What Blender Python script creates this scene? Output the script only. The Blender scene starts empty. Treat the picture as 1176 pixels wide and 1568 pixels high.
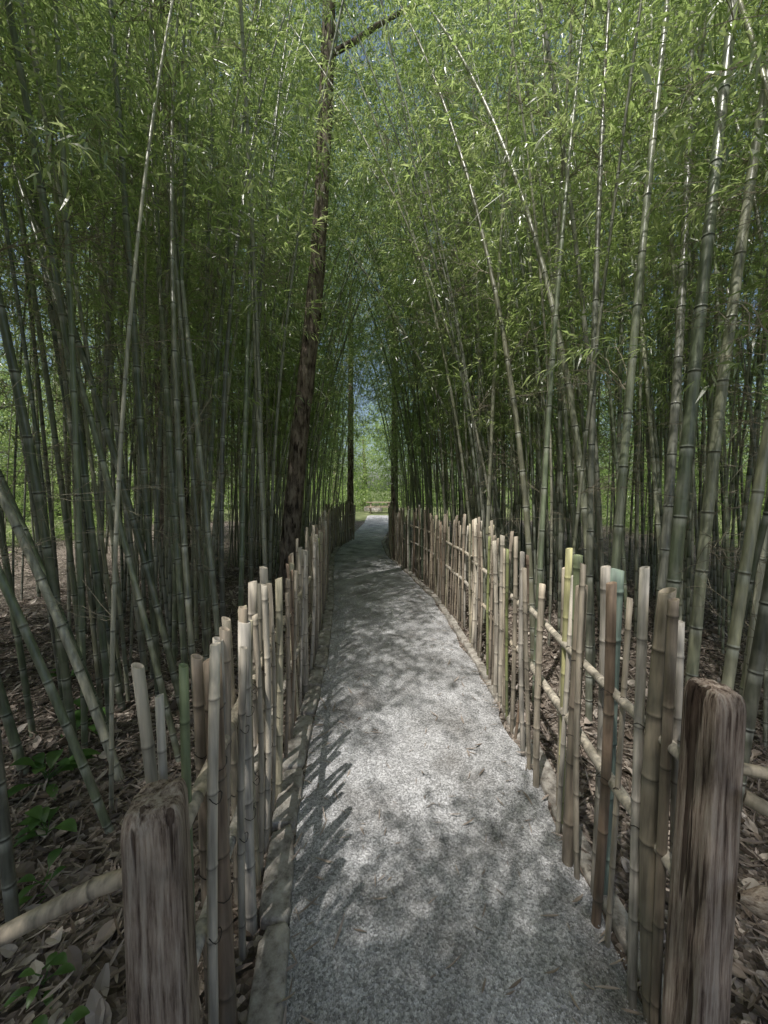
import bpy, math, numpy as np
from mathutils import Vector, noise as mnoise
R = np.random.RandomState(7)
scene = bpy.context.scene
scene.view_settings.view_transform = 'Standard'
scene.view_settings.look = 'None'
scene.view_settings.exposure = 0

# ------------------------------------------------------------------ helpers
class Buf:
    def __init__(s): s.v=[]; s.f=[]; s.t=[]; s.c=[]; s.n=0
    def add(s, v, quads=None, tris=None, col=(1,1,1)):
        v=np.asarray(v,float).reshape(-1,3)
        c=np.asarray(col,float)
        if c.ndim==1: c=np.tile(c,(len(v),1))
        if quads is not None and len(quads): s.f.append(np.asarray(quads,int)+s.n)
        if tris is not None and len(tris): s.t.append(np.asarray(tris,int)+s.n)
        s.v.append(v); s.c.append(c); s.n+=len(v)
    def arrays(s):
        return (np.concatenate(s.v),np.concatenate(s.c),
                np.concatenate(s.f) if s.f else np.zeros((0,4),int),
                np.concatenate(s.t) if s.t else np.zeros((0,3),int))
    def tube(s, P, r, k=8, col=(1,1,1)):
        P=np.asarray(P,float); n=len(P); r=np.broadcast_to(np.asarray(r,float),(n,))
        T=np.gradient(P,axis=0)
        L=np.linalg.norm(T,axis=1)
        bad=L<1e-7
        if bad.any(): T[bad]=P[-1]-P[0]
        T/=np.linalg.norm(T,axis=1)[:,None]
        m=np.abs(P[-1]-P[0]); ref=np.eye(3)[int(np.argmin(m))]
        U=np.cross(T,ref); U/=np.linalg.norm(U,axis=1)[:,None]+1e-9
        W=np.cross(T,U)
        a=np.arange(k)*2*math.pi/k
        V=P[:,None,:]+r[:,None,None]*(np.cos(a)[None,:,None]*U[:,None,:]+np.sin(a)[None,:,None]*W[:,None,:])
        V=V.reshape(-1,3)
        i=np.arange(n-1)[:,None]*k; j=np.arange(k)[None,:]; j2=(j+1)%k
        q=np.stack([i+j,i+j2,i+k+j2,i+k+j],-1).reshape(-1,4)
        c=np.asarray(col,float)
        if c.ndim==2: c=np.repeat(c,k,axis=0)
        s.add(V,quads=q,col=c)
    def box(s,c,size,rot=0,col=(1,1,1)):
        x,y,z=[q/2 for q in size]; e=min(x,y,z)*.15
        V=[];pts=[(-1,-1),(1,-1),(1,1),(-1,1)]
        for zz,ins in ((-z,e),(-z+e,0),(z-e,0),(z,e)):
            for a,b in pts:
                X=a*(x-ins);Y=b*(y-ins); V.append((c[0]+X*math.cos(rot)-Y*math.sin(rot),c[1]+X*math.sin(rot)+Y*math.cos(rot),c[2]+zz))
        Q=[(3,2,1,0),(12,13,14,15)]+[(r*4+i,r*4+(i+1)%4,r*4+4+(i+1)%4,r*4+4+i) for r in range(3) for i in range(4)]
        s.add(V,quads=Q,col=col)
    def build(s, name, mat, smooth=True, parent=None):
        return mesh_ob(name,*s.arrays(),mat,smooth,parent)
def mesh_ob(name,V,C,Q,T,mat,smooth=True,parent=None):
        me=bpy.data.meshes.new(name)
        me.vertices.add(len(V)); me.vertices.foreach_set('co',V.astype('f').ravel())
        me.loops.add(Q.size+T.size)
        me.loops.foreach_set('vertex_index',np.concatenate([Q.ravel(),T.ravel()]).astype('i'))
        me.polygons.add(len(Q)+len(T))
        st=np.concatenate([np.arange(len(Q))*4, Q.size+np.arange(len(T))*3]).astype('i')
        me.polygons.foreach_set('loop_start',st)
        me.update(calc_edges=True)
        me.polygons.foreach_set('use_smooth',np.full(len(Q)+len(T),smooth))
        ca=me.attributes.new('col','FLOAT_COLOR','POINT')
        ca.data.foreach_set('color',np.concatenate([C,np.ones((len(C),1))],1).astype('f').ravel())
        me.materials.append(mat)
        ob=bpy.data.objects.new(name,me); scene.collection.objects.link(ob)
        if parent: ob.parent=parent
        return ob
def bake(name,P,rot,scl,protos,mat,parent=None,mixrand=.5,smooth=False):
    """copy prototype clusters to every point as one real mesh"""
    P=np.asarray(P,float);rot=np.asarray(rot,float);scl=np.asarray(scl,float)
    idx=R.randint(0,len(protos),len(P))
    Vs=[];Cs=[];Qs=[];Ts=[];n=0
    cx,cy,cz=np.cos(rot).T; sx,sy,sz=np.sin(rot).T
    M=np.stack([np.stack([cy*cz,sx*sy*cz-cx*sz,cx*sy*cz+sx*sz],-1),np.stack([cy*sz,sx*sy*sz+cx*cz,cx*sy*sz-sx*cz],-1),np.stack([-sy,sx*cy,cx*cy],-1)],1)*scl[:,None,None]
    rnd=R.rand(len(P))
    for k,b in enumerate(protos):
        V,C,Q,T=b.arrays(); s=np.where(idx==k)[0]
        if not len(s): continue
        VV=np.einsum('nij,vj->nvi',M[s],V)+P[s][:,None,:]
        CC=np.broadcast_to(C[None],(len(s),)+C.shape)
        if mixrand: CC=CC*(1-mixrand)+rnd[s][:,None,None]*mixrand
        off=(np.arange(len(s))*len(V)+n)[:,None,None]
        Vs.append(VV.reshape(-1,3));Cs.append(np.array(CC).reshape(-1,3))
        Qs.append((Q[None]+off).reshape(-1,4));Ts.append((T[None]+off).reshape(-1,3)); n+=len(s)*len(V)
    return mesh_ob(name,np.concatenate(Vs),np.concatenate(Cs),np.concatenate(Qs),np.concatenate(Ts),mat,smooth,parent)

def empty(name, loc=(0,0,0)):
    e=bpy.data.objects.new(name,None); e.empty_display_size=.2; e.location=loc
    scene.collection.objects.link(e); return e
def newmat(name):
    m=bpy.data.materials.new(name); m.use_nodes=True
    nt=m.node_tree; nt.nodes.clear()
    return m,nt,nt.nodes,nt.links
def N(ns,t,**k):
    n=ns.new(t)
    for a,b in k.items():
        if a in n.inputs.keys(): n.inputs[a].default_value=b
        else: setattr(n,a,b)
    return n
def ramp(ns,stops):
    n=ns.new('ShaderNodeValToRGB'); e=n.color_ramp.elements
    while len(e)>1: e.remove(e[-1])
    e[0].position=stops[0][0]; e[0].color=(*stops[0][1],1)
    for p,c in stops[1:]:
        x=e.new(p); x.color=(*c,1)
    return n
def mixc(ns,ls,a,b,fac,bt='MIX'):
    n=ns.new('ShaderNodeMix'); n.data_type='RGBA'; n.blend_type=bt
    for sock,val in ((n.inputs[0],fac),(n.inputs[6],a),(n.inputs[7],b)):
        if isinstance(val,bpy.types.NodeSocket): ls.new(val,sock)
        else: sock.default_value = val if not isinstance(val,tuple) else (*val,1)
    return n.outputs[2]

# ------------------------------------------------------------------ materials
def mat_culm(name='bamboo_culm_surface', rough=.32, streak=1.0, spec=.6, blotch=.45, simple=False):
    m,nt,ns,ls=newmat(name)
    at=N(ns,'ShaderNodeAttribute',attribute_name='col')
    b=N(ns,'ShaderNodeBsdfPrincipled',Roughness=rough); b.inputs['Specular IOR Level'].default_value=spec
    o=ns.new('ShaderNodeOutputMaterial'); ls.new(b.outputs[0],o.inputs[0])
    tc=ns.new('ShaderNodeTexCoord')
    mp=ns.new('ShaderNodeMapping'); mp.inputs['Scale'].default_value=(60,60,5); ls.new(tc.outputs['Object'],mp.inputs[0])
    n1=N(ns,'ShaderNodeTexNoise',Scale=1.0,Detail=1.0 if simple else 4.0); ls.new(mp.outputs[0],n1.inputs['Vector'])
    r1=ramp(ns,[(.3,(.5,.5,.5)),(.55,(1,1,1)),(.75,(1.35,1.32,1.25))]); ls.new(n1.outputs[0],r1.inputs[0])
    c=mixc(ns,ls,at.outputs[0],r1.outputs[0],streak,'MULTIPLY')
    if not simple:
        n2=N(ns,'ShaderNodeTexNoise',Scale=9.0,Detail=3.0); ls.new(tc.outputs['Object'],n2.inputs['Vector'])
        r2=ramp(ns,[(.5,(0,0,0)),(.7,(1,1,1))]); ls.new(n2.outputs[0],r2.inputs[0])
        mu=N(ns,'ShaderNodeMath',operation='MULTIPLY'); ls.new(r2.outputs[0],mu.inputs[0]); mu.inputs[1].default_value=blotch
        c=mixc(ns,ls,c,(.27,.265,.215),mu.outputs[0])
        bp=N(ns,'ShaderNodeBump',Strength=.15,Distance=.004); ls.new(n1.outputs[0],bp.inputs['Height']); ls.new(bp.outputs[0],b.inputs['Normal'])
    ls.new(c,b.inputs['Base Color'])
    return m

def mat_leaf(name,stops,tstops,tf=.45,rough=.35,gl=.06):
    m,nt,ns,ls=newmat(name)
    at=N(ns,'ShaderNodeAttribute',attribute_name='col')
    r=ramp(ns,stops); ls.new(at.outputs['Fac'],r.inputs[0])
    t=ramp(ns,tstops); ls.new(at.outputs['Fac'],t.inputs[0])
    b=ns.new('ShaderNodeBsdfDiffuse'); ls.new(r.outputs[0],b.inputs[0])
    tr=ns.new('ShaderNodeBsdfTranslucent'); ls.new(t.outputs[0],tr.inputs[0])
    mx=ns.new('ShaderNodeMixShader'); mx.inputs[0].default_value=tf
    ls.new(b.outputs[0],mx.inputs[1]); ls.new(tr.outputs[0],mx.inputs[2])
    g=ns.new('ShaderNodeBsdfGlossy'); g.inputs['Roughness'].default_value=rough
    m2=ns.new('ShaderNodeMixShader'); m2.inputs[0].default_value=gl
    ls.new(mx.outputs[0],m2.inputs[1]); ls.new(g.outputs[0],m2.inputs[2])
    o=ns.new('ShaderNodeOutputMaterial'); ls.new(m2.outputs[0],o.inputs[0]); return m

def mat_wood(name,c1,c2,c3,scale=(34,34,1.8),bump=.8,cs=None):
    m,nt,ns,ls=newmat(name)
    tc=ns.new('ShaderNodeTexCoord')
    mp=ns.new('ShaderNodeMapping'); mp.inputs['Scale'].default_value=scale; ls.new(tc.outputs['Object'],mp.inputs[0])
    n1=N(ns,'ShaderNodeTexNoise',Scale=2.2,Detail=9.0,Roughness=.72,Distortion=.1); ls.new(mp.outputs[0],n1.inputs['Vector'])
    n2=N(ns,'ShaderNodeTexNoise',Scale=9.0,Detail=5.0); ls.new(tc.outputs['Object'],n2.inputs['Vector'])
    r=ramp(ns,[(.38,c1),(.47,c2),(.60,c3)]); ls.new(n1.outputs[0],r.inputs[0])
    c=mixc(ns,ls,r.outputs[0],n2.outputs[0],.5,'OVERLAY')
    h=n1.outputs[0]
    if cs:
        mp2=ns.new('ShaderNodeMapping'); mp2.inputs['Scale'].default_value=cs; ls.new(tc.outputs['Object'],mp2.inputs[0])
        n3=N(ns,'ShaderNodeTexNoise',Scale=1.0,Detail=3.0); ls.new(mp2.outputs[0],n3.inputs['Vector'])
        r3=ramp(ns,[(.36,(.16,.13,.12)),(.39,(1,1,1))]); ls.new(n3.outputs[0],r3.inputs[0])
        c=mixc(ns,ls,c,r3.outputs[0],.9,'MULTIPLY')
        mu=N(ns,'ShaderNodeMath',operation='MULTIPLY'); ls.new(n1.outputs[0],mu.inputs[0]); ls.new(r3.outputs[0],mu.inputs[1]); h=mu.outputs[0]
    b=N(ns,'ShaderNodeBsdfPrincipled',Roughness=.85); ls.new(c,b.inputs['Base Color']); b.inputs['Specular IOR Level'].default_value=.2
    bp=N(ns,'ShaderNodeBump',Strength=bump,Distance=.014); ls.new(h,bp.inputs['Height']); ls.new(bp.outputs[0],b.inputs['Normal'])
    o=ns.new('ShaderNodeOutputMaterial'); ls.new(b.outputs[0],o.inputs[0]); return m

def mat_gravel():
    m,nt,ns,ls=newmat('grey_gravel')
    tc=ns.new('ShaderNodeTexCoord')
    v=N(ns,'ShaderNodeTexVoronoi',Scale=125.0); ls.new(tc.outputs['Object'],v.inputs['Vector'])
    v2=N(ns,'ShaderNodeTexVoronoi',Scale=290.0); ls.new(tc.outputs['Object'],v2.inputs['Vector'])
    n=N(ns,'ShaderNodeTexNoise',Scale=3.0,Detail=6.0); ls.new(tc.outputs['Object'],n.inputs['Vector'])
    r=ramp(ns,[(.3,(.24,.235,.23)),(.5,(.39,.39,.395)),(.7,(.52,.52,.53))]); ls.new(n.outputs[0],r.inputs[0])
    sp=N(ns,'ShaderNodeSeparateColor'); ls.new(v.outputs['Color'],sp.inputs[0])
    r2=ramp(ns,[(0,(.45,.45,.45)),(.5,(.92,.92,.92)),(1,(1.45,1.45,1.48))]); ls.new(sp.outputs[0],r2.inputs[0])
    c=mixc(ns,ls,r.outputs[0],r2.outputs[0],.85,'MULTIPLY')
    sp2=N(ns,'ShaderNodeSeparateColor'); ls.new(v2.outputs['Color'],sp2.inputs[0])
    r3=ramp(ns,[(0,(.5,.5,.5)),(1,(1.35,1.35,1.35))]); ls.new(sp2.outputs[1],r3.inputs[0])
    c=mixc(ns,ls,c,r3.outputs[0],.75,'MULTIPLY')
    b=N(ns,'ShaderNodeBsdfPrincipled',Roughness=.9); ls.new(c,b.inputs['Base Color']); b.inputs['Specular IOR Level'].default_value=.25
    ad=N(ns,'ShaderNodeMath',operation='ADD'); ls.new(v.outputs['Distance'],ad.inputs[0]); ls.new(n.outputs[0],ad.inputs[1])
    bp=N(ns,'ShaderNodeBump',Strength=.5,Distance=.005); ls.new(ad.outputs[0],bp.inputs['Height']); ls.new(bp.outputs[0],b.inputs['Normal'])
    o=ns.new('ShaderNodeOutputMaterial'); ls.new(b.outputs[0],o.inputs[0]); return m

def mat_ground():
    m,nt,ns,ls=newmat('forest_floor')
    tc=ns.new('ShaderNodeTexCoord')
    v=N(ns,'ShaderNodeTexVoronoi',Scale=45.0); ls.new(tc.outputs['Object'],v.inputs['Vector'])
    sp=N(ns,'ShaderNodeSeparateColor'); ls.new(v.outputs['Color'],sp.inputs[0])
    r=ramp(ns,[(0,(.05,.04,.032)),(.45,(.14,.115,.095)),(.8,(.26,.22,.19)),(1,(.42,.37,.32))]); ls.new(sp.outputs[0],r.inputs[0])
    n=N(ns,'ShaderNodeTexNoise',Scale=40.0,Detail=6.0); ls.new(tc.outputs['Object'],n.inputs['Vector'])
    c=mixc(ns,ls,r.outputs[0],n.outputs[0],.5,'OVERLAY')
    g=N(ns,'ShaderNodeTexNoise',Scale=1.2,Detail=8.0); ls.new(tc.outputs['Object'],g.inputs['Vector'])
    gr=ramp(ns,[(.3,(.09,.12,.05)),(.7,(.24,.26,.13))]); ls.new(g.outputs[0],gr.inputs[0])
    at=N(ns,'ShaderNodeAttribute',attribute_name='col')
    c=mixc(ns,ls,c,gr.outputs[0],at.outputs['Fac'])
    b=N(ns,'ShaderNodeBsdfPrincipled',Roughness=.95); ls.new(c,b.inputs['Base Color']); b.inputs['Specular IOR Level'].default_value=.15
    ad=N(ns,'ShaderNodeMath',operation='ADD'); ls.new(v.outputs['Distance'],ad.inputs[0]); ls.new(n.outputs[0],ad.inputs[1])
    bp=N(ns,'ShaderNodeBump',Strength=.9,Distance=.02); ls.new(ad.outputs[0],bp.inputs['Height']); ls.new(bp.outputs[0],b.inputs['Normal'])
    o=ns.new('ShaderNodeOutputMaterial'); ls.new(b.outputs[0],o.inputs[0]); return m

M_culm=mat_culm(); M_culmf=mat_culm('bamboo_culm_surface_far',simple=True)
M_fence=mat_culm('dried_bamboo',rough=.6,streak=1.0,spec=.3,blotch=.25)
M_leaf=mat_leaf('bamboo_leaf',[(0,(.07,.105,.045)),(.5,(.13,.18,.07)),(1,(.27,.32,.15))],
                [(0,(.32,.46,.13)),(.5,(.55,.71,.24)),(1,(.82,.9,.44))],tf=.57,gl=.10)
M_far=mat_leaf('tree_leaf',[(0,(.10,.15,.05)),(.5,(.18,.25,.08)),(1,(.30,.38,.14))],
                [(0,(.36,.52,.14)),(.5,(.58,.76,.26)),(1,(.8,.9,.42))],tf=.5,gl=.03)
M_dry=mat_leaf('dead_leaf',[(0,(.08,.06,.048)),(.35,(.2,.16,.13)),(.7,(.37,.315,.27)),(1,(.6,.54,.47))],
                [(0,(.1,.07,.05)),(1,(.3,.25,.18))],tf=.12,gl=.03)
M_shrub=mat_leaf('shrub_leaf',[(0,(.05,.12,.03)),(1,(.10,.20,.05))],[(0,(.16,.36,.06)),(1,(.3,.5,.1))],tf=.35)
M_twig=mat_culm('twig_bark',rough=.7,streak=.5,spec=.2,simple=True)
M_post=mat_wood('weathered_post_wood',(.075,.052,.042),(.26,.20,.16),(.44,.37,.31),cs=(30,30,1.4))
M_rail=mat_wood('grey_rail_wood',(.10,.075,.055),(.30,.235,.175),(.46,.39,.31),scale=(1.8,34,34))
M_bark=mat_wood('tree_bark',(.035,.028,.023),(.14,.11,.09),(.27,.23,.19),scale=(9,9,2.2),bump=1.0,cs=(16,16,3))
M_stone=mat_wood('edging_stone',(.15,.135,.115),(.29,.265,.235),(.41,.39,.35),scale=(7,7,7),bump=.5)
M_grav=mat_gravel(); M_ground=mat_ground()

# ------------------------------------------------------------------ layout
PY=np.array([-4, 0.6,1.06,1.63,2.27,3.7,5.5,7.2,9.4,11.7,13.5,15.7,18.8,24])
PL=np.array([-.26,-.26,-.275,-.365,-.42,-.46,-.60,-.80,-1.0,-1.0,-.86,-.72,-.55,-.5])
PR=np.array([.85,.85,.853,.862,.90,.90,.85,.62,.27,.17,.35,.58,.66,.8])
def pl(y): return np.interp(y,PY,PL)
def pr(y): return np.interp(y,PY,PR)
FLp=np.array([(-.455,.82),(-.475,1.06),(-.52,1.6),(-.57,2.3),(-.62,3.7),(-.76,5.5),(-.95,7.2),(-1.14,9.3),(-1.12,10.5),(-.66,12.5)])
FRp=np.array([(.82,.95),(.86,1.5),(.93,2.3),(1.0,3.4),(1.02,4.2),(.96,5.6),(.85,6.7),(.40,8.9),(.40,10.2)])
def fl(y): return np.interp(y,FLp[:,1],FLp[:,0])
def fr(y): return np.interp(y,FRp[:,1],FRp[:,0])

el=math.radians(63); hx,hy=-.56,-.83; hl=math.hypot(hx,hy)
S=np.array([hx/hl*math.cos(el),hy/hl*math.cos(el),math.sin(el)])
def raydist(P,c):
    d=np.asarray(P,float)-np.array([c[0],c[1],0.0]); t=d@S
    return np.linalg.norm(d-np.outer(t,S),axis=-1)
SPOTS=[(.12,2.05,.34),(.45,2.1,.36),(.72,2.2,.24),(.3,1.85,.27),(.72,1.85,.18),(-.15,1.9,.24),(.66,1.4,.07),(.1,1.35,.05),(.68,1.05,.06),(.3,1.15,.04),(.05,2.95,.12),(.4,2.8,.06),(.1,4.6,.16),(.3,3.6,.08),(-.1,3.5,.10),(.5,4.1,.06),(-.2,6.2,.16),(.1,7.6,.16),(-.3,9,.12),
       (-1.6,3.2,.3),(-1.15,2.6,.3),(-1.4,4.0,.2),(-2.4,2.8,.2),(-1.8,1.6,.12),(1.3,2.4,.35),(1.5,1.4,.25),(-.55,1.75,.28),(-.55,2.3,.2),(.98,1.85,.25),(-2.3,4.6,.3),(1.4,3.4,.3),(-1.9,6,.25)]

# ------------------------------------------------------------------ ground
def hgt(x,y):
    d=max(pl(y)-.22-x, x-pr(y)-.2, 0)
    k=min(d/.6,1)
    return -.012+ (.05*mnoise.noise((x*.9,y*.9,0))+.025*mnoise.noise((x*3,y*3,5))+.03)*k
gx=np.concatenate([[-400,-150,-60,-30,-20],np.arange(-14,14.01,.25),[20,30,60,150,400]])
gy=np.concatenate([[-200,-60,-25,-12],np.arange(-6,26.01,.25),[30,38,50,70,120,250,500]])
V=[];C=[]
for y in gy:
    for x in gx:
        V.append((x,y,hgt(x,y) if (abs(x)<14.1 and -6.1<y<26.1) else -.0))
        e=max(abs(x+.2)-9.5, y-19, -5-y)
        k=min(max(e/1.5,0),1); C.append((k,k,k))
nx=len(gx); Q=[(j*nx+i,j*nx+i+1,(j+1)*nx+i+1,(j+1)*nx+i) for j in range(len(gy)-1) for i in range(nx-1)]
b=Buf(); b.add(V,quads=Q,col=C); b.build('ground',M_ground)

ys=np.arange(-4,24,.08); V=[];Q=[]
nc=9
for y in ys:
    a=pl(y)+.015*mnoise.noise((0,y*3,1)); c=pr(y)+.05*mnoise.noise((3,y*2.2,1))+.02*mnoise.noise((3,y*9,1))
    for i in range(nc):
        x=a+(c-a)*i/(nc-1); V.append((x,y,.012+.006*mnoise.noise((x*2,y*2,3))-(.02 if i in(0,nc-1) else 0)))
Q=[(j*nc+i,j*nc+i+1,(j+1)*nc+i+1,(j+1)*nc+i) for j in range(len(ys)-1) for i in range(nc-1)]
b=Buf(); b.add(V,quads=Q); b.build('gravel_path',M_grav)

def slab(b,cx,cy,w,l,h,ang,rs,z0=-.03):
    nseg=14; prof=[(1,0),(1,.7),(.93,.93),(.8,1.0),(.35,1.01)]
    a=np.arange(nseg)*2*math.pi/nseg
    sx=np.sign(np.cos(a))*np.abs(np.cos(a))**.35; sy=np.sign(np.sin(a))*np.abs(np.sin(a))**.35
    jit=1+rs.uniform(-.08,.08,nseg)
    V=[]
    for p,z in prof:
        X=sx*w/2*jit*p; Y=sy*l/2*jit*(1-(1-p)*w/l)
        zz=z0+h*z+ (rs.uniform(-.003,.003,nseg) if z>.5 else 0)
        V.append(np.stack([cx+X*math.cos(ang)-Y*math.sin(ang),cy+X*math.sin(ang)+Y*math.cos(ang),np.full(nseg,0)+zz],1))
    V=np.concatenate(V+[np.array([[cx,cy,z0+h*1.01]])])
    q=[(i*nseg+j,i*nseg+(j+1)%nseg,(i+1)*nseg+(j+1)%nseg,(i+1)*nseg+j) for i in range(len(prof)-1) for j in range(nseg)]
    o=(len(prof)-1)*nseg
    t=[(o+j,o+(j+1)%nseg,o+nseg) for j in range(nseg)]
    b.add(V,quads=q,tris=t)
for side in (0,1):
    b=Buf(); y=-.2
    while y<13:
        l=R.uniform(.28,.55); w=R.uniform(.11,.14) if side==0 else R.uniform(.07,.11)
        yc=y+l/2; e=(pl if side==0 else pr)
        x=e(yc)+(-w/2-.0 if side==0 else w/2+.01)
        ang=-math.atan2(e(yc+.2)-e(yc-.2),.4)
        slab(b,x,yc,w,l*.97,R.uniform(.055,.065) if side==0 else R.uniform(.04,.055),ang+R.uniform(-.02,.02),R)
        y+=l
    b.build('path_edging',M_stone)

# ------------------------------------------------------------------ leaf-cluster shapes
def leaf(b,p,d,L,w,rs,droop=.25):
    d=d/np.linalg.norm(d)
    s=np.cross(d,np.array([0,0,1.0])+rs.normal(0,.45,3)); s/=np.linalg.norm(s)+1e-9
    m=p+d*L*.36; tip=p+d*L+np.array([0,0,-droop*L])
    g=rs.uniform(0,1)
    b.add([p,m+s*w/2,m-s*w/2,tip],tris=[(0,1,2),(1,3,2)],col=(g,g,g))
def spray(i,rs,nleaf=60,L0=.6,wide=1.0):
    b=Buf()
    n=5; t=np.linspace(0,1,n)
    P=np.stack([t*L0, .05*np.sin(t*3+i), .12*t-.26*t**2],1)
    b.tube(P,np.linspace(.003,.0012,n),3,col=(.2,.2,.2))
    k=0
    while k<nleaf:
        tt=rs.uniform(.12,1); base=np.array([np.interp(tt,t,P[:,j]) for j in range(3)])
        side=rs.choice([-1,1]); sl=rs.uniform(.04,.26)*wide
        dd=np.array([rs.uniform(.3,1),side*rs.uniform(.2,1),rs.uniform(-.7,.6)]); dd/=np.linalg.norm(dd)
        tipp=base+dd*sl
        for q in range(rs.randint(2,5)):
            d=dd+rs.normal(0,.6,3)+np.array([0,0,-.35])
            leaf(b,tipp-dd*sl*rs.uniform(0,.5),d,rs.uniform(.055,.105),rs.uniform(.010,.015)*wide,rs); k+=1
    return b
rs=np.random.RandomState(3)
SPR=[spray(i,rs) for i in range(9)]
SPRF=[spray(i,rs,50,.7,1.9) for i in range(5)]
def twig(i,rs):
    b=Buf()
    for k in range(3):
        L=rs.uniform(.4,.95); n=7; t=np.linspace(0,1,n)
        a=rs.uniform(-.5,.5); up=rs.uniform(.1,.9)
        wob=np.cumsum(rs.normal(0,.02,(n,3)),0)
        P=np.stack([t*L*math.cos(a),t*L*math.sin(a),t*L*up-.25*t**2*L],1)+wob; P[0]=0
        g=rs.uniform(.6,1.2); c=(.28*g,.25*g,.19*g)
        b.tube(P,np.linspace(.003,.0012,n),3,col=c)
        for q in range(7):
            j=rs.randint(1,n-1); d=np.array([rs.uniform(.2,1),rs.uniform(-1,1),rs.uniform(-.6,.7)])
            l2=rs.uniform(.1,.3); s=np.linspace(0,1,4)[:,None]
            P2=P[j]+d*l2*s+np.array([0,0,-.08])*s**2
            b.tube(P2,np.linspace(.0018,.001,4),3,col=c)
    return b
TW=[twig(i,rs) for i in range(8)]

# ------------------------------------------------------------------ bamboo grove
grove=empty('bamboo_grove')
B={'near':Buf(),'far':Buf()}
leafP=[];leafRot=[];leafS=[]; twP=[];twRot=[];twS=[]
def culm_curve(x,y,H,lx,ly,cx,cy,s):
    u=s/H
    return np.stack([x+lx*s+cx*s**2/H, y+ly*s+cy*s**2/H, s-.02-.22*(abs(cx)+abs(cy))*s*u],1)
PALN=[(.21,.235,.155),(.165,.195,.125),(.26,.27,.19),(.13,.16,.10),(.28,.28,.19),(.25,.255,.21),(.38,.37,.29),(.20,.21,.16)]
TRK=np.array([(-1.28,5.7,-.1),(-1.19,5.7,1.6),(-1.06,5.7,2.8),(-.84,5.7,4.6),(-.72,5.7,6.4),(-.62,5.7,8.5),(-.45,5.7,11.5)])
camP=np.array([0,0,1.6])
trk_pts=np.stack([np.interp(np.linspace(1.8,9,26),TRK[:,2],TRK[:,j]) for j in range(3)],1)
def clear_ok(P):
    x,y,z=P
    pc=(pl(y)+pr(y))/2
    dx=abs(x-pc)
    if dx<1.0 and z<4.4-.05*y-.9*dx*dx and y>0: return False
    dc=math.dist((x,y,z),(0,0,1.6))
    if dc<(2.4 if y>-.2 else 1.4): return False
    if 0<y<5.6:
        q=trk_pts-camP; t=np.clip(((np.array(P)-camP)@q.T)/(q*q).sum(1),0,1)
        if np.linalg.norm(np.array(P)-(camP+q*t[:,None]),axis=1).min()<.34 and R.rand()<.86: return False
    return True
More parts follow.
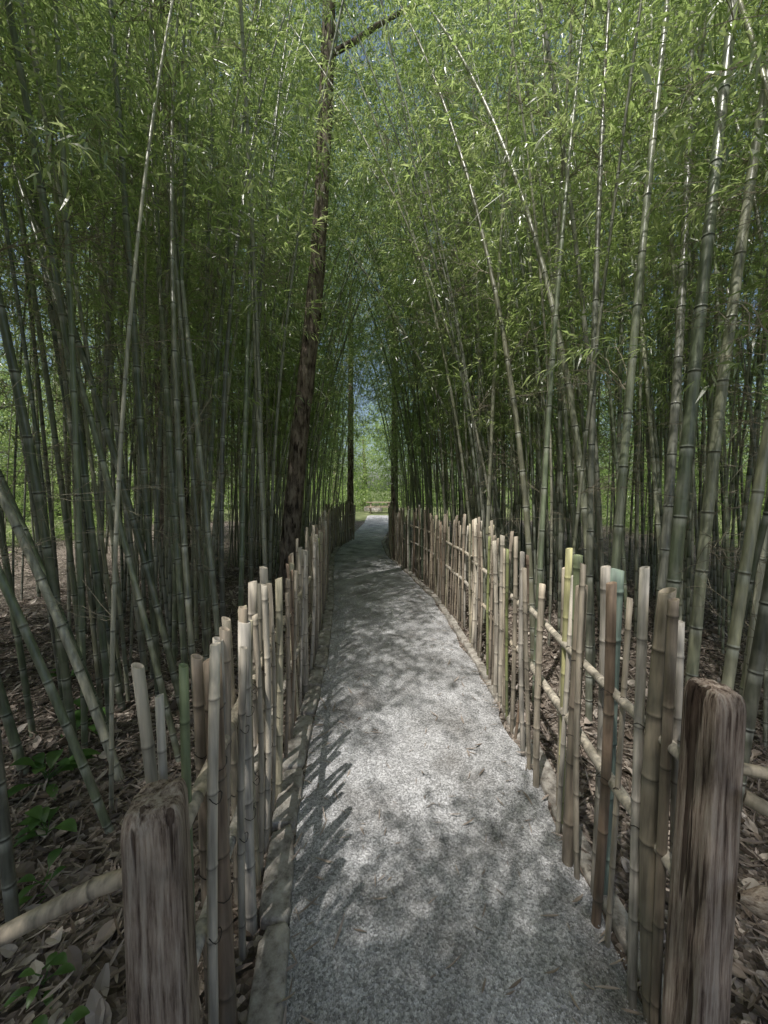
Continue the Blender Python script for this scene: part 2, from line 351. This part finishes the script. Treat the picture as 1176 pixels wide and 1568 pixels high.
def add_culm(x,y,r,H,lx,ly,cx,cy,lod,h0=None,dens=1.0,col=None,k=None):
    c=np.array(col if col is not None else PALN[R.randint(len(PALN))])*R.uniform(.5,1.3)
    nodes=[R.uniform(.04,.12)]
    while nodes[-1]<H-.3:
        nodes.append(nodes[-1]+min(.11+.035*len(nodes),.34)*R.uniform(.9,1.1)*(r/.025)**.3)
    s=[0];rr=[1.05];cc=[c*.8]
    pale=c*.5+np.array([.26,.27,.24])
    for nd in nodes:
        if lod==0 and nd<7:
            for ds,f,col_ in ((-.05,1,c),(-.012,1,pale),(-.003,1.0,c*.6),(.0,1.13,c*.3),(.005,1.06,pale*.9),(.012,1,c)):
                s.append(nd+ds);rr.append(f);cc.append(col_)
        elif lod<=1 and nd<8:
            for ds,f,col_ in ((-.02,1,pale),(0,1.12,c*.35),(.015,1,c)):
                s.append(nd+ds);rr.append(f);cc.append(col_)
        else:
            s.append(nd);rr.append(1.0);cc.append(c)
    s=np.array(s); o=np.argsort(s,kind='stable'); s=s[o]; rr=np.array(rr)[o]; cc=np.array(cc)[o]
    rad=r*rr*np.clip(1-(s/H)**1.6*.85,.1,1)
    P=culm_curve(x,y,H,lx,ly,cx,cy,s)
    if k is None:
        if (raydist(P,SPOTS[0])<.28).any() or (raydist(P,SPOTS[1])<.28).any(): return False
        if y<3:
            pc=(pl(P[:,1])+pr(P[:,1]))/2
            if ((np.abs(P[:,0]-pc)<.9)&(P[:,2]<3.6)&(P[:,1]>0)).any(): return False
            if y<-.2 and ((P[:,1]>.1)&(P[:,2]<1.9+1.25*np.maximum(P[:,1],0))).any(): return False
        elif y<5.6:
            q=trk_pts-camP; d=P[(P[:,2]<7)]-camP
            t=np.clip((d@q.T)/(q*q).sum(1),0,1)
            dist=np.linalg.norm(d[:,None]-q[None]*t[...,None],axis=2).min(1)
            if (dist<.12).sum()>2 and R.rand()<.8: return False
    B['near' if lod<2 else 'far'].tube(P,rad,k or (10 if lod==0 else 7 if lod==1 else 5),col=cc)
    if h0 is None: h0=R.uniform(2.2,3.8) if y<5 else R.uniform(1.6,3.4)
    for h in np.arange(h0,H,.28):
        top=y>.2 and h>2.9+1.22*math.hypot(x,y)
        for q in range(2):
            if R.rand()>.64*dens*min(1,(h-h0+.6)/1.5)*((.55 if x<0 else .12) if top else 1)*(.88 if h>6 else 1): continue
            pc=culm_curve(x,y,H,lx,ly,cx,cy,np.array([h]))[0]
            az=R.uniform(0,2*math.pi); off=R.uniform(0,.5)*min(1,.4+(h-h0)*.3)
            p=pc+np.array([math.cos(az)*off,math.sin(az)*off,R.uniform(-.1,.15)])
            if not clear_ok(p): continue
            leafP.append(p); leafRot.append((R.normal(0,.5),R.uniform(-.5,.7),az+R.normal(0,.4))); leafS.append(R.uniform(.75,1.2)*(1.0 if lod<2 else 1.2))
    if lod<2:
        for h in np.arange(1.0,min(H,6),.3):
            if R.rand()>.36: continue
            pc=culm_curve(x,y,H,lx,ly,cx,cy,np.array([h]))[0]; az=R.uniform(0,6.28)
            tip=pc+np.array([math.cos(az),math.sin(az),0])*.6
            if not clear_ok(tip) and h<3.2: continue
            if h<1.6 and R.rand()<.6: continue
            twP.append(pc); twRot.append((R.normal(0,.3),R.uniform(-.5,.3),az)); twS.append(R.uniform(.5,1.0))
    return True

heroes=[(1.42,1.85,.030,8,.045,.0,.1,.1),(1.45,2.5,.022,8,-.02,.02,.1,.1),(1.52,1.55,.026,8,.09,.0,.2,.1),(1.7,2.0,.028,8,.04,.02,.1,0),
 (1.33,2.15,.024,8,.03,.0,.1,.1),(1.95,2.6,.03,9,.05,.0,.1,.2),(1.75,3.0,.028,9,.0,.03,-.2,.2),(1.4,3.3,.025,9,-.03,0,-.15,.2),(2.2,2.2,.032,9,.07,0,.2,.1),
 (1.18,2.75,.02,8,.01,.0,.1,.1),
 (-1.4,2.06,.022,8,-.30,.02,-.4,.1),(-1.25,2.5,.021,8,-.22,.05,-.2,.1),(-1.6,2.3,.024,8,-.3,.0,-.3,.1),(-1.1,2.75,.021,8,-.08,.03,-.1,.2),
 (-1.5,3.0,.025,9,-.05,.03,-.1,.2),(-1.35,3.4,.022,9,-.03,.0,.1,.2),(-1.1,3.9,.021,9,-.03,.0,-.05,.2),(-1.8,2.7,.023,9,-.16,.02,-.1,.2),
 (-1.25,1.75,.018,8,-.30,-.02,-.3,.1),(-1.95,2.1,.023,8,-.2,-.02,-.2,.1),(-2.0,3.3,.026,9,-.08,0,-.1,.2),(-1.7,3.9,.024,9,-.04,0,.1,.2),
 (-1.15,2.2,.017,8,-.22,.04,-.2,.2),
 (2.1,6.2,.026,11,-.22,.0,-.35,.2),(1.9,5.2,.022,11,-.13,.0,-.25,.2),
 (-1.9,6.6,.018,11,.08,.0,.35,.1),(1.5,7.4,.018,12,-.08,0,-.3,.1),(-1.7,8.6,.018,12,.07,0,.3,.1),(1.2,9.2,.018,12,-.06,0,-.25,.1),(-1.8,10.6,.018,13,.08,0,.3,.1),
 (1.0,11.2,.018,13,-.05,0,-.2,.1),(1.6,4.7,.017,10,-.08,0,-.3,.1),(-1.6,7.6,.018,12,.07,0,.25,.1),(1.3,8.2,.018,12,-.06,0,-.25,0),(-1.55,9.7,.017,13,.07,0,.2,0),(.95,10.2,.017,13,-.05,0,-.15,0)]
pts=[]
for i,h in enumerate(heroes):
    add_culm(*h,0 if h[1]<6 else 1,k=12 if h[1]<6 else 7); pts.append((h[0],h[1]))
pts.append((-1.25,5.7)); pts.append((-3.2,6.2))
def scatter(n,x0,x1,y0,y1,md,over=False,dens=1.0):
    got=0;tries=0
    while got<n and tries<n*25:
        tries+=1
        x=R.uniform(x0,x1);y=R.uniform(y0,y1)
        if mnoise.noise((x*.9,y*.9,9))<-.2 and not over: continue
        lim_l=min(fl(y),pl(y)-.2)-.33 if y<12.6 else pl(y)-.5
        lim_r=max(fr(y),pr(y)+.1)+.28 if y<10.3 else pr(y)+.4
        if lim_l<x<lim_r: continue
        if not over:
            if y<1.2 and abs(x)<1.9: continue
            if y<2.0 and -1.3<x<1.25: continue
        A=np.array(pts)
        if (np.hypot(A[:,0]-x,A[:,1]-y)<md).any(): continue
        side=-1 if x<0 else 1
        d=math.hypot(x,y)
        lod=0 if d<4.5 else 1 if d<8 else 2
        H=min(R.uniform(8.0,11.5) if d<6 else R.uniform(9,13),5.5+1.1*d+R.uniform(0,1)); r=R.uniform(.010,.025)
        near=abs(x-(pl(y)+pr(y))/2)
        arch=-side*max(0,.45-near/8)*R.uniform(0,1.0) if y>3.5 else side*R.uniform(-.05,.15)
        cyy=R.normal(0,.14)
        if over: arch=R.uniform(0,.45); r=R.uniform(.008,.013); H=R.uniform(6.5,9.5); cyy=R.uniform(-.05,.5)
        ok=add_culm(x,y,r,H,R.normal(0,.03)+(-side*.025 if y>3 else side*.04),R.normal(0,.03),arch,cyy,lod,dens=dens)
        if ok: pts.append((x,y)); got+=1
    return got
scatter(240,-5.0,-.9,0.2,9,.11)
scatter(240,.9,5.0,0.2,9,.11)
scatter(100,-4.5,-1,9,17,.15)
scatter(100,.5,4.5,9,17,.15)
scatter(80,-8,-5,0,16,.2)
scatter(80,5,8,0,16,.2)
scatter(120,-3.6,-.5,-3.6,-.25,.12,True,1.35)  # unseen leafy culms behind the camera, added to shade and dapple the path
B['near'].build('culms_near',M_culm,parent=grove); B['far'].build('culms_far',M_culmf,parent=grove)
leafP=np.array(leafP);leafRot=np.array(leafRot);leafS=np.array(leafS)
keep=np.ones(len(leafP),bool)
for sp in SPOTS: keep&=~(raydist(leafP,sp)<sp[2]+.1)
leafP,leafRot,leafS=leafP[keep],leafRot[keep],leafS[keep]
bake('leaves',leafP,leafRot,leafS,SPR,M_leaf,grove,.5)
bake('twigs',twP,twRot,twS,TW,M_twig,grove,0)

# ------------------------------------------------------------------ trees beside the path
def trunk(name,P,rad,limbs=True):
    e=empty(name)
    P=np.array(P,float); n=60; t=np.linspace(0,1,n); tt=(P[:,2]-P[0,2])/(P[-1,2]-P[0,2])
    C3=[np.polyval(np.polyfit(tt,P[:,j],min(5,len(P)-1)),t) for j in range(3)]
    Pc=np.stack(C3,1); Rr=np.interp(t,tt,rad)
    b=Buf(); k=20; b.tube(Pc,Rr,k)
    V=b.v[0]; ctr=np.repeat(Pc,k,axis=0)
    f=np.array([1+.12*mnoise.noise((v[0]*9,v[1]*9,v[2]*2.2))+.1*mnoise.noise((v[0]*25,v[1]*25,v[2]*7)) for v in V])
    b.v[0]=ctr+(V-ctr)*f[:,None]
    ends=[]
    for i in range(7 if limbs else 0):
        u=R.uniform(.62,.97); p=np.array([np.interp(u,t,Pc[:,j]) for j in range(3)]); az=R.uniform(0,6.28); L=R.uniform(1.2,2.6)
        s=np.linspace(0,1,7)[:,None]; d=np.array([math.cos(az),math.sin(az),.8])
        Q_=p+d*L*s+R.normal(0,.04,(7,3))*s; b.tube(Q_,np.linspace(np.interp(u,tt,rad)*.5,.012,7),7); ends+= [Q_[3],Q_[5],Q_[6]]
    b.build('trunk',M_bark,parent=e)
    if ends:
        LP=[];LR=[];LS=[]
        for q in ends:
            for i in range(10):
                LP.append(q+R.normal(0,.5,3)); LR.append((R.normal(0,.6),R.uniform(-.6,.6),R.uniform(0,6.28))); LS.append(R.uniform(.7,1.2))
        bake('crown',LP,LR,LS,SPRF,M_far,e)
trunk('leaning_tree',TRK,[.16,.13,.122,.108,.098,.085,.04])
trunk('pine_tree',[(-3.25,6.3,-.1),(-3.28,6.3,2),(-3.3,6.3,5),(-3.35,6.3,9),(-3.3,6.3,13)],[.24,.2,.18,.15,.07])
trunk('slender_tree',[(-.95,14.5,-.1),(-.93,14.5,3),(-.9,14.5,7),(-.9,14.5,10)],[.13,.11,.09,.04],False)
trunk('slender_tree',[(.72,14.2,-.1),(.7,14.2,3),(.72,14.2,7),(.75,14.2,10)],[.14,.12,.10,.04],False)

# ------------------------------------------------------------------ fences
DRY=[(.46,.40,.315),(.36,.30,.235),(.52,.47,.39),(.26,.215,.17),(.38,.315,.24),(.50,.46,.40),(.31,.28,.22),(.43,.39,.28),(.30,.22,.16)]
GRN=[(.20,.26,.13),(.27,.30,.13),(.23,.27,.19)]
def picket(b,x,y,h,r,lx=0,ly=0,col=None,z0=-.03,k=12):
    c=np.array(col if col is not None else DRY[R.randint(len(DRY))])*R.uniform(.75,1.15)
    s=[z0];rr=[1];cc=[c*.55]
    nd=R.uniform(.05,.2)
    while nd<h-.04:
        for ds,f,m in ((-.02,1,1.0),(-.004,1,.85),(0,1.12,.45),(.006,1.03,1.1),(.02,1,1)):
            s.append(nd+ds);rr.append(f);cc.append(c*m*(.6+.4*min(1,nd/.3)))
        nd+=R.uniform(.16,.27)
    s.append(h);rr.append(1.0);cc.append(c*1.1)
    s.append(h+.001);rr.append(.72);cc.append(c*1.25)
    s.append(h-.035);rr.append(.68);cc.append(c*.25)
    s.append(h-.036);rr.append(.02);cc.append(c*.15)
    s=np.array(s); bow=R.normal(0,.012)
    P=np.stack([x+lx*s+bow*np.sin(s*2.5),y+ly*s,s],1)
    a=np.arange(k)*2*math.pi/k
    V=(P[:,None,:]+(r*np.array(rr))[:,None,None]*np.stack([np.cos(a),np.sin(a),0*a],1)[None])
    tilt=R.uniform(-.5,.5); V[-4:-2,:,2]+=tilt*(V[-4:-2,:,0]-P[-4:-2,None,0])
    V=V.reshape(-1,3)
    n=len(s); i=np.arange(n-1)[:,None]*k; j=np.arange(k)[None,:]; j2=(j+1)%k
    q=np.stack([i+j,i+j2,i+k+j2,i+k+j],-1).reshape(-1,4)
    b.add(V,quads=q,col=np.repeat(np.array(cc),k,axis=0))
def bamboo_rail(b,P,r,col):
    P=np.array(P,float); L=np.concatenate([[0],np.cumsum(np.linalg.norm(np.diff(P,axis=0),axis=1))])
    s=[0];rr=[.02];cc=[np.array(col)*.3]
    s.append(.0005);rr.append(.7);cc.append(np.array(col)*.4)
    s.append(.001);rr.append(1);cc.append(np.array(col))
    nd=R.uniform(.1,.2)
    while nd<L[-1]-.03:
        for ds,f,m in ((-.02,1,1),(-.004,1,.9),(0,1.13,.5),(.006,1.03,1.1),(.02,1,1)):
            s.append(nd+ds);rr.append(f);cc.append(np.array(col)*m)
        nd+=R.uniform(.2,.32)
    s+= [L[-1]-.001,L[-1]];rr+=[1,.02];cc+=[np.array(col)]*2
    s=np.array(s); Q_=np.stack([np.interp(s,L,P[:,j]) for j in range(3)],1)
    b.tube(Q_,r*np.array(rr),12,col=np.array(cc))
def fence(name,line,hfun,spacing,rails,seed,side,green):
    global R
    Rold=R; R=np.random.RandomState(seed)
    line=np.array(line); L=np.concatenate([[0],np.cumsum(np.linalg.norm(np.diff(line,axis=0),axis=1))])
    e=empty(name); b=Buf(); ties=Buf()
    at=lambda s: np.array([np.interp(s,L,line[:,0]),np.interp(s,L,line[:,1])])
    s=.04
    while s<L[-1]:
        p=at(s); t=at(min(s+.05,L[-1]))-at(max(s-.05,0)); t/=np.linalg.norm(t); nrm=np.array([-t[1],t[0]])
        sd=R.choice([-1,1],p=[.35,.65])*side
        r=R.choice([R.uniform(.009,.013),R.uniform(.013,.018),R.uniform(.021,.026)],p=[.5,.42,.08])
        q=p+nrm*sd*(.018+r)
        g=R.rand()<green(p[1]); lx=R.normal(0,.022); ly=R.normal(0,.03)
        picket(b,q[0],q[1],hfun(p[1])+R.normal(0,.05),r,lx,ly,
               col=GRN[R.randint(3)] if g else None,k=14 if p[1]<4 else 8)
        if p[1]<4:
            for h in rails:
                a=np.linspace(0,2*math.pi,13); hh=h+.012
                ctr=np.array([q[0]+lx*hh,q[1]+ly*hh,hh])
                W=np.stack([ctr[0]+(r+.003)*np.cos(a),ctr[1]+(r+.003)*np.sin(a),ctr[2]+.008*np.sin(a*2)],1)
                ties.tube(W,.0013,4,col=(.05,.045,.04))
        s+=spacing(p[1])*R.uniform(.4,1.7)
    b.build('pickets',M_fence,parent=e); ties.build('wire_ties',M_twig,parent=e)
    b=Buf()
    for h in rails:
        s=0.0
        while s<L[-1]-.1:
            l=R.uniform(1.3,1.9); ss=np.linspace(s,min(s+l,L[-1]),8)
            P=[(*at(u),h+R.uniform(-.008,.008)+.03*math.sin(s*3)) for u in ss]
            bamboo_rail(b,P,R.uniform(.015,.020),np.array(DRY[R.choice([0,2,5])]))
            s+=l
    b.build('rails',M_fence,parent=e)
    R=Rold; return e
FE_L=fence('bamboo_fence',FLp,lambda y:1.13+.04*math.sin(y*2.3)+(.04 if y>5 else 0),lambda y:.062 if y<2.6 else .07,[.80,.42],11,-1,lambda y:.05 if y<1.6 else .02)
FE_R=fence('bamboo_fence',FRp,lambda y:1.24+.04*math.sin(y*2.1)-(.04 if y>5 else 0),lambda y:.10 if y<3.2 else .072,[.88,.56],5,1,lambda y:.14 if y<2.2 else .04)
b=Buf()
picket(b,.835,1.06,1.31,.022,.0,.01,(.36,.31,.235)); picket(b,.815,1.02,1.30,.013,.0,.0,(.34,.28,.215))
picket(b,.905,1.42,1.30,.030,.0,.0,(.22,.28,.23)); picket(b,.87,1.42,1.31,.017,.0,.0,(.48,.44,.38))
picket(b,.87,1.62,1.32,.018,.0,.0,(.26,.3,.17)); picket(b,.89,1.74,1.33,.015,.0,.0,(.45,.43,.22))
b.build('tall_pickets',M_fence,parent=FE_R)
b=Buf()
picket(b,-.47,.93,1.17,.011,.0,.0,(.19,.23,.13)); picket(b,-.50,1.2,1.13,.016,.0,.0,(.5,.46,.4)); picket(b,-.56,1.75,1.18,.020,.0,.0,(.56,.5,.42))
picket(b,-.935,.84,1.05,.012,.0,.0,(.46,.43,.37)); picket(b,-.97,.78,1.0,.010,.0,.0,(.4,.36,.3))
bamboo_rail(b,[(-.43,.80,.80),(-.6,.79,.75),(-.8,.77,.66),(-1.05,.76,.54)],.018,(.44,.37,.29))
b.build('side_pickets',M_fence,parent=FE_L)
b=Buf()
bamboo_rail(b,[(.80,.90,.93),(1.05,.86,.90),(1.4,.84,.86)],.014,(.42,.36,.27))
bamboo_rail(b,[(.86,.84,.885),(.94,.76,.86)],.016,(.44,.38,.3))
b.build('side_rail',M_fence,parent=FE_R)

def post(name,x,y,h,w,d,rot,lean,seed,slant,pw):
    b=Buf(); k=64; a=np.arange(k)*2*math.pi/k
    sq=1/np.maximum(np.abs(np.cos(a))**pw+np.abs(np.sin(a))**pw,1e-6)**(1/pw)
    zs=list(np.linspace(-.1,h-.05,70))+[h-.035,h-.022,h-.012,h-.004,h,h+.003,h+.003]; V=[]
    inset=[1]*70+[.985,.95,.89,.82,.7,.4,.02]
    for z,f in zip(zs,inset):
        tap=1+.10*(1-z/h)
        for i in range(k):
            g=mnoise.noise((math.cos(a[i])*1.5,math.sin(a[i])*1.5+seed,z*1.3))*.07
            g-=.11*max(0,mnoise.noise((math.cos(a[i])*7,math.sin(a[i])*7+seed,z*.9))-.22)
            g+=.02*mnoise.noise((math.cos(a[i])*16,math.sin(a[i])*16,z*3+seed))
            rr=sq[i]*(1+g)*f*tap
            X=math.cos(a[i])*rr*w/2; Y=math.sin(a[i])*rr*d/2
            zz=z+ (slant*X if z>h-.12 else 0)+(.012*mnoise.noise((X*40,Y*40,seed)) if z>h-.03 else 0)
            V.append((x+X*math.cos(rot)-Y*math.sin(rot)+lean[0]*z,y+X*math.sin(rot)+Y*math.cos(rot)+lean[1]*z,zz))
    n=len(zs); Q_=[(i*k+j,i*k+(j+1)%k,(i+1)*k+(j+1)%k,(i+1)*k+j) for i in range(n-1) for j in range(k)]
    b.add(V,quads=Q_); return b.build(name,M_post)
post('wooden_post',-.445,.77,.97,.108,.11,.25,(-.01,0),2,.14,6)
post('wooden_post',.82,.90,1.12,.088,.095,.12,(.01,0),5,-.10,9)
b=Buf(); 
P=np.stack([np.linspace(0,1,14)]*3,1)*np.array([[.55,-.10,-.07]])+np.array([[.84,.82,.66]])
b.tube(P,[.01]+[.036]*12+[.01],10)
V=b.v[0]; ctr=np.repeat(P,10,axis=0); f=np.array([1+.16*mnoise.noise((v[0]*5,v[1]*50,v[2]*50)) for v in V]); dlt=(V-ctr)*f[:,None]; dlt[:,1]*=.6; b.v[0]=ctr+dlt
b.build('split_rail',M_rail)

# ------------------------------------------------------------------ leaf litter etc.
def litter_proto(i,rs,broad):
    b=Buf(); 
    L=rs.uniform(.07,.13) if not broad else rs.uniform(.08,.12); w=rs.uniform(.009,.015) if not broad else rs.uniform(.05,.075)
    nn=5; t=np.linspace(0,1,nn); curl=rs.uniform(-.25,.4); tw=rs.normal(0,.5)
    V=[]
    for j,tt in enumerate(t):
        ww=w/2*math.sin(math.pi*min(max(tt,.04),.97))**.7
        z=curl*L*tt*tt*1.2
        for sgn in (-1,0,1):
            V.append((tt*L,sgn*ww*math.cos(tw*tt),z+abs(sgn)*ww*rs.uniform(.1,.6)+sgn*ww*math.sin(tw*tt)))
    q=[(j*3+i2,j*3+i2+1,j*3+i2+4,j*3+i2+3) for j in range(nn-1) for i2 in range(2)]
    g=rs.uniform(0,1); b.add(np.array(V)-[L/2,0,0],quads=q,col=(g,g,g))
    return b
LN=[litter_proto(i,rs,False) for i in range(12)]; LB=[litter_proto(i,rs,True) for i in range(3)]
LP=[];LR=[];LS=[]
while len(LP)<60000:
    y=-1+10*R.rand()**1.7; x=R.uniform(-5,4.5)
    if pl(y)-.16<x<pr(y)+.06: continue
    LP.append((x,y,hgt(x,y)+R.uniform(.004,.03))); LR.append((R.normal(0,.4),R.normal(0,.35),R.uniform(0,6.28))); LS.append(R.uniform(.4,1.0))
bake('leaf_litter',LP,LR,LS,LN+LN+LB,M_dry,None,.6)
LP=[];LR=[];LS=[]
for i in range(1000):
    y=.4+9*R.rand()**1.6; u=R.beta(.4,.4) if R.rand()<.75 else R.rand(); x=pl(y)+(pr(y)-pl(y))*u
    LP.append((x,y,.019)); LR.append((R.normal(0,.07),R.normal(0,.06),R.uniform(0,6.28))); LS.append(R.uniform(.15,.85)*(.75 if .25<u<.75 else 1))
ob=bake('fallen_leaves_on_path',LP,LR,LS,LN,M_dry,None,.3)
at=ob.data.attributes['col']; cc=np.zeros(len(ob.data.vertices)*4,'f'); at.data.foreach_get('color',cc); cc=.3+.65*cc; at.data.foreach_set('color',cc)
def peb(i,rs):
    b=Buf(); k=6; V=[(0,0,.5)]
    for z,f in ((.3,.75),(-.3,.9)):
        for j in range(k): V.append((math.cos(j*6.283/k)*f*rs.uniform(.75,1.15),math.sin(j*6.283/k)*f*rs.uniform(.6,.9),z*rs.uniform(.8,1.1)))
    t=[(0,1+j,1+(j+1)%k) for j in range(k)]; q=[(1+j,1+k+j,1+k+(j+1)%k,1+(j+1)%k) for j in range(k)]
    g=rs.uniform(.2,.5); b.add(V,quads=q,tris=t,col=(g,g,g)); return b
LP=[];LR=[];LS=[]
for i in range(16000):
    y=.5+4.5*R.rand()**1.6; x=R.uniform(pl(y)+.01,pr(y)-.01)
    LP.append((x,y,.014)); LR.append((R.normal(0,.3),R.normal(0,.3),R.uniform(0,6.28))); LS.append(R.uniform(.0015,.0038))
bake('gravel_stones',LP,LR,LS,[peb(i,rs) for i in range(6)],M_fence,None,0)

def plant(x,y,s,n,seed):
    rs=np.random.RandomState(seed); b=Buf()
    for i in range(n):
        az=rs.uniform(0,6.28); e=rs.uniform(.2,1.0); L=s*rs.uniform(.6,1.1); w=L*.34
        d=np.array([math.cos(az)*math.cos(e),math.sin(az)*math.cos(e),math.sin(e)]); sd=np.array([-math.sin(az),math.cos(az),0])
        o=np.array([x,y,hgt(x,y)])+np.array([0,0,rs.uniform(0,.08)])
        V=[];t=np.linspace(0,1,7)
        for tt in t:
            c=o+d*L*(.35+tt*.8)-np.array([0,0,.45*L*tt**2]); ww=w/2*math.sin(math.pi*min(max(tt,.02),.99))**.8
            for sg in(-1,0,1): V.append(c+sd*sg*ww+np.array([0,0,.25*abs(sg)*ww]))
        g=rs.uniform(0,1)
        b.add(V,quads=[(j*3+k,j*3+k+1,j*3+k+4,j*3+k+3) for j in range(6) for k in range(2)],col=(g,g,g))
        b.tube([o,o+d*L*.36],[.003,.002],4,col=(.4,.4,.4))
    b.build('undergrowth_plant',M_shrub)
plant(-1.75,2.0,.22,14,1);plant(-1.5,1.7,.17,10,2);plant(-1.05,1.15,.10,7,3);plant(-1.9,2.5,.2,11,4);plant(-.9,1.0,.11,6,6);plant(1.9,2.2,.12,7,8);plant(-2.6,3.2,.16,9,9);plant(-1.3,1.45,.12,7,12)

# ------------------------------------------------------------------ background woodland
LP=[];LR=[];LS=[]
def clump(cx,cy,cz,rx,ry,rz,n,s0=1.8,s1=3.2):
    for i in range(n):
        d=R.normal(0,1,3); d/=np.linalg.norm(d); d*=R.uniform(.55,1)
        LP.append((cx+d[0]*rx,cy+d[1]*ry,max(.1,cz+d[2]*rz))); LR.append((R.normal(0,.6),R.uniform(-.5,.7),R.uniform(0,6.28))); LS.append(R.uniform(s0,s1))
tb=Buf()
for i in range(40):
    a=-1.5+3.0*(i+R.rand())/40; rad=R.uniform(24,36); x=math.sin(a)*rad; y=6+math.cos(a)*rad
    if abs(x)<3 and y<36: y=38
    hz=R.uniform(6,12)
    tb.tube([(x,y,-.2),(x+.2,y,hz*.5),(x,y,hz)],[.28,.2,.08],8)
    clump(x,y,hz*.65,3.4,3.4,hz*.55,170)
    clump(x+R.uniform(-2,2),y-1,1.2,3,2,1.5,50)
tb.build('distant_tree_trunks',M_bark)
bake('distant_trees',LP,LR,LS,SPRF,M_far,None,.6)
LP=[];LR=[];LS=[]
for side in (-1,1):
    for y in np.arange(0,24,1.4):
        x=side*R.uniform(10,13)
        clump(x,y+R.uniform(-.5,.5),R.uniform(1.0,3.6),1.6,1.4,R.uniform(1.4,3.0),75,1.0,1.9)
for x in (-4.5,-3.4,3.5,4.8):
    clump(x,21+R.uniform(-1,2),2.2,1.2,1.2,2.4,80,1.0,1.8)
bake('woodland_shrubs',LP,LR,LS,SPRF,M_far,None,.6)
b=Buf(); tx,ty=.25,26.5
for i in range(5): b.box((tx,ty-.3+i*.15,.74),(1.8,.14,.04))
for sy in (-.68,.68):
    for i in range(2): b.box((tx,ty+sy-.07+i*.145,.44),(1.8,.135,.04))
for sx in (-.62,.62):
    b.box((tx+sx,ty,.41-.04),(.09,1.5,.05)); b.box((tx+sx,ty,.69),(.09,.7,.05))
    for sy in (-1,1): b.tube([(tx+sx+.05,ty+sy*.62,0),(tx+sx+.05,ty+sy*.22,.72)],[.045,.045],6)
b.build('picnic_table',M_rail,smooth=False)
b=Buf()
for i in range(9):
    slab(b,-.9+R.uniform(0,2.6),28.2+R.uniform(0,1.2),R.uniform(.3,.5),R.uniform(.3,.6),R.uniform(.15,.4),R.uniform(0,3),R)
b.build('stone_border',M_stone)

# ------------------------------------------------------------------ light, sky, camera
w=bpy.data.worlds.new('World'); scene.world=w; w.use_nodes=True
ns=w.node_tree.nodes; ls=w.node_tree.links
sky=ns.new('ShaderNodeTexSky'); sky.sky_type='NISHITA'; sky.sun_disc=False
sky.sun_elevation=el; sky.sun_rotation=math.atan2(S[0],S[1]); sky.air_density=1.0; sky.dust_density=3.0
ls.new(sky.outputs[0],ns['Background'].inputs[0]); ns['Background'].inputs[1].default_value=.15
sl=bpy.data.lights.new('sun','SUN'); sl.energy=5; sl.angle=math.radians(.5); sl.color=(1,.96,.9)
so=bpy.data.objects.new('sun',sl); scene.collection.objects.link(so)
so.rotation_euler=Vector(S).to_track_quat('Z','Y').to_euler()
cam=bpy.data.cameras.new('camera'); co=bpy.data.objects.new('camera',cam); scene.collection.objects.link(co)
cam.sensor_fit='VERTICAL'; cam.sensor_height=34.6; cam.sensor_width=25.95; cam.lens=13.0; cam.clip_start=.03; cam.clip_end=1500
co.location=(0,0,1.6); co.rotation_euler=(math.radians(90-3.3),0,math.radians(-1.26))
scene.camera=co
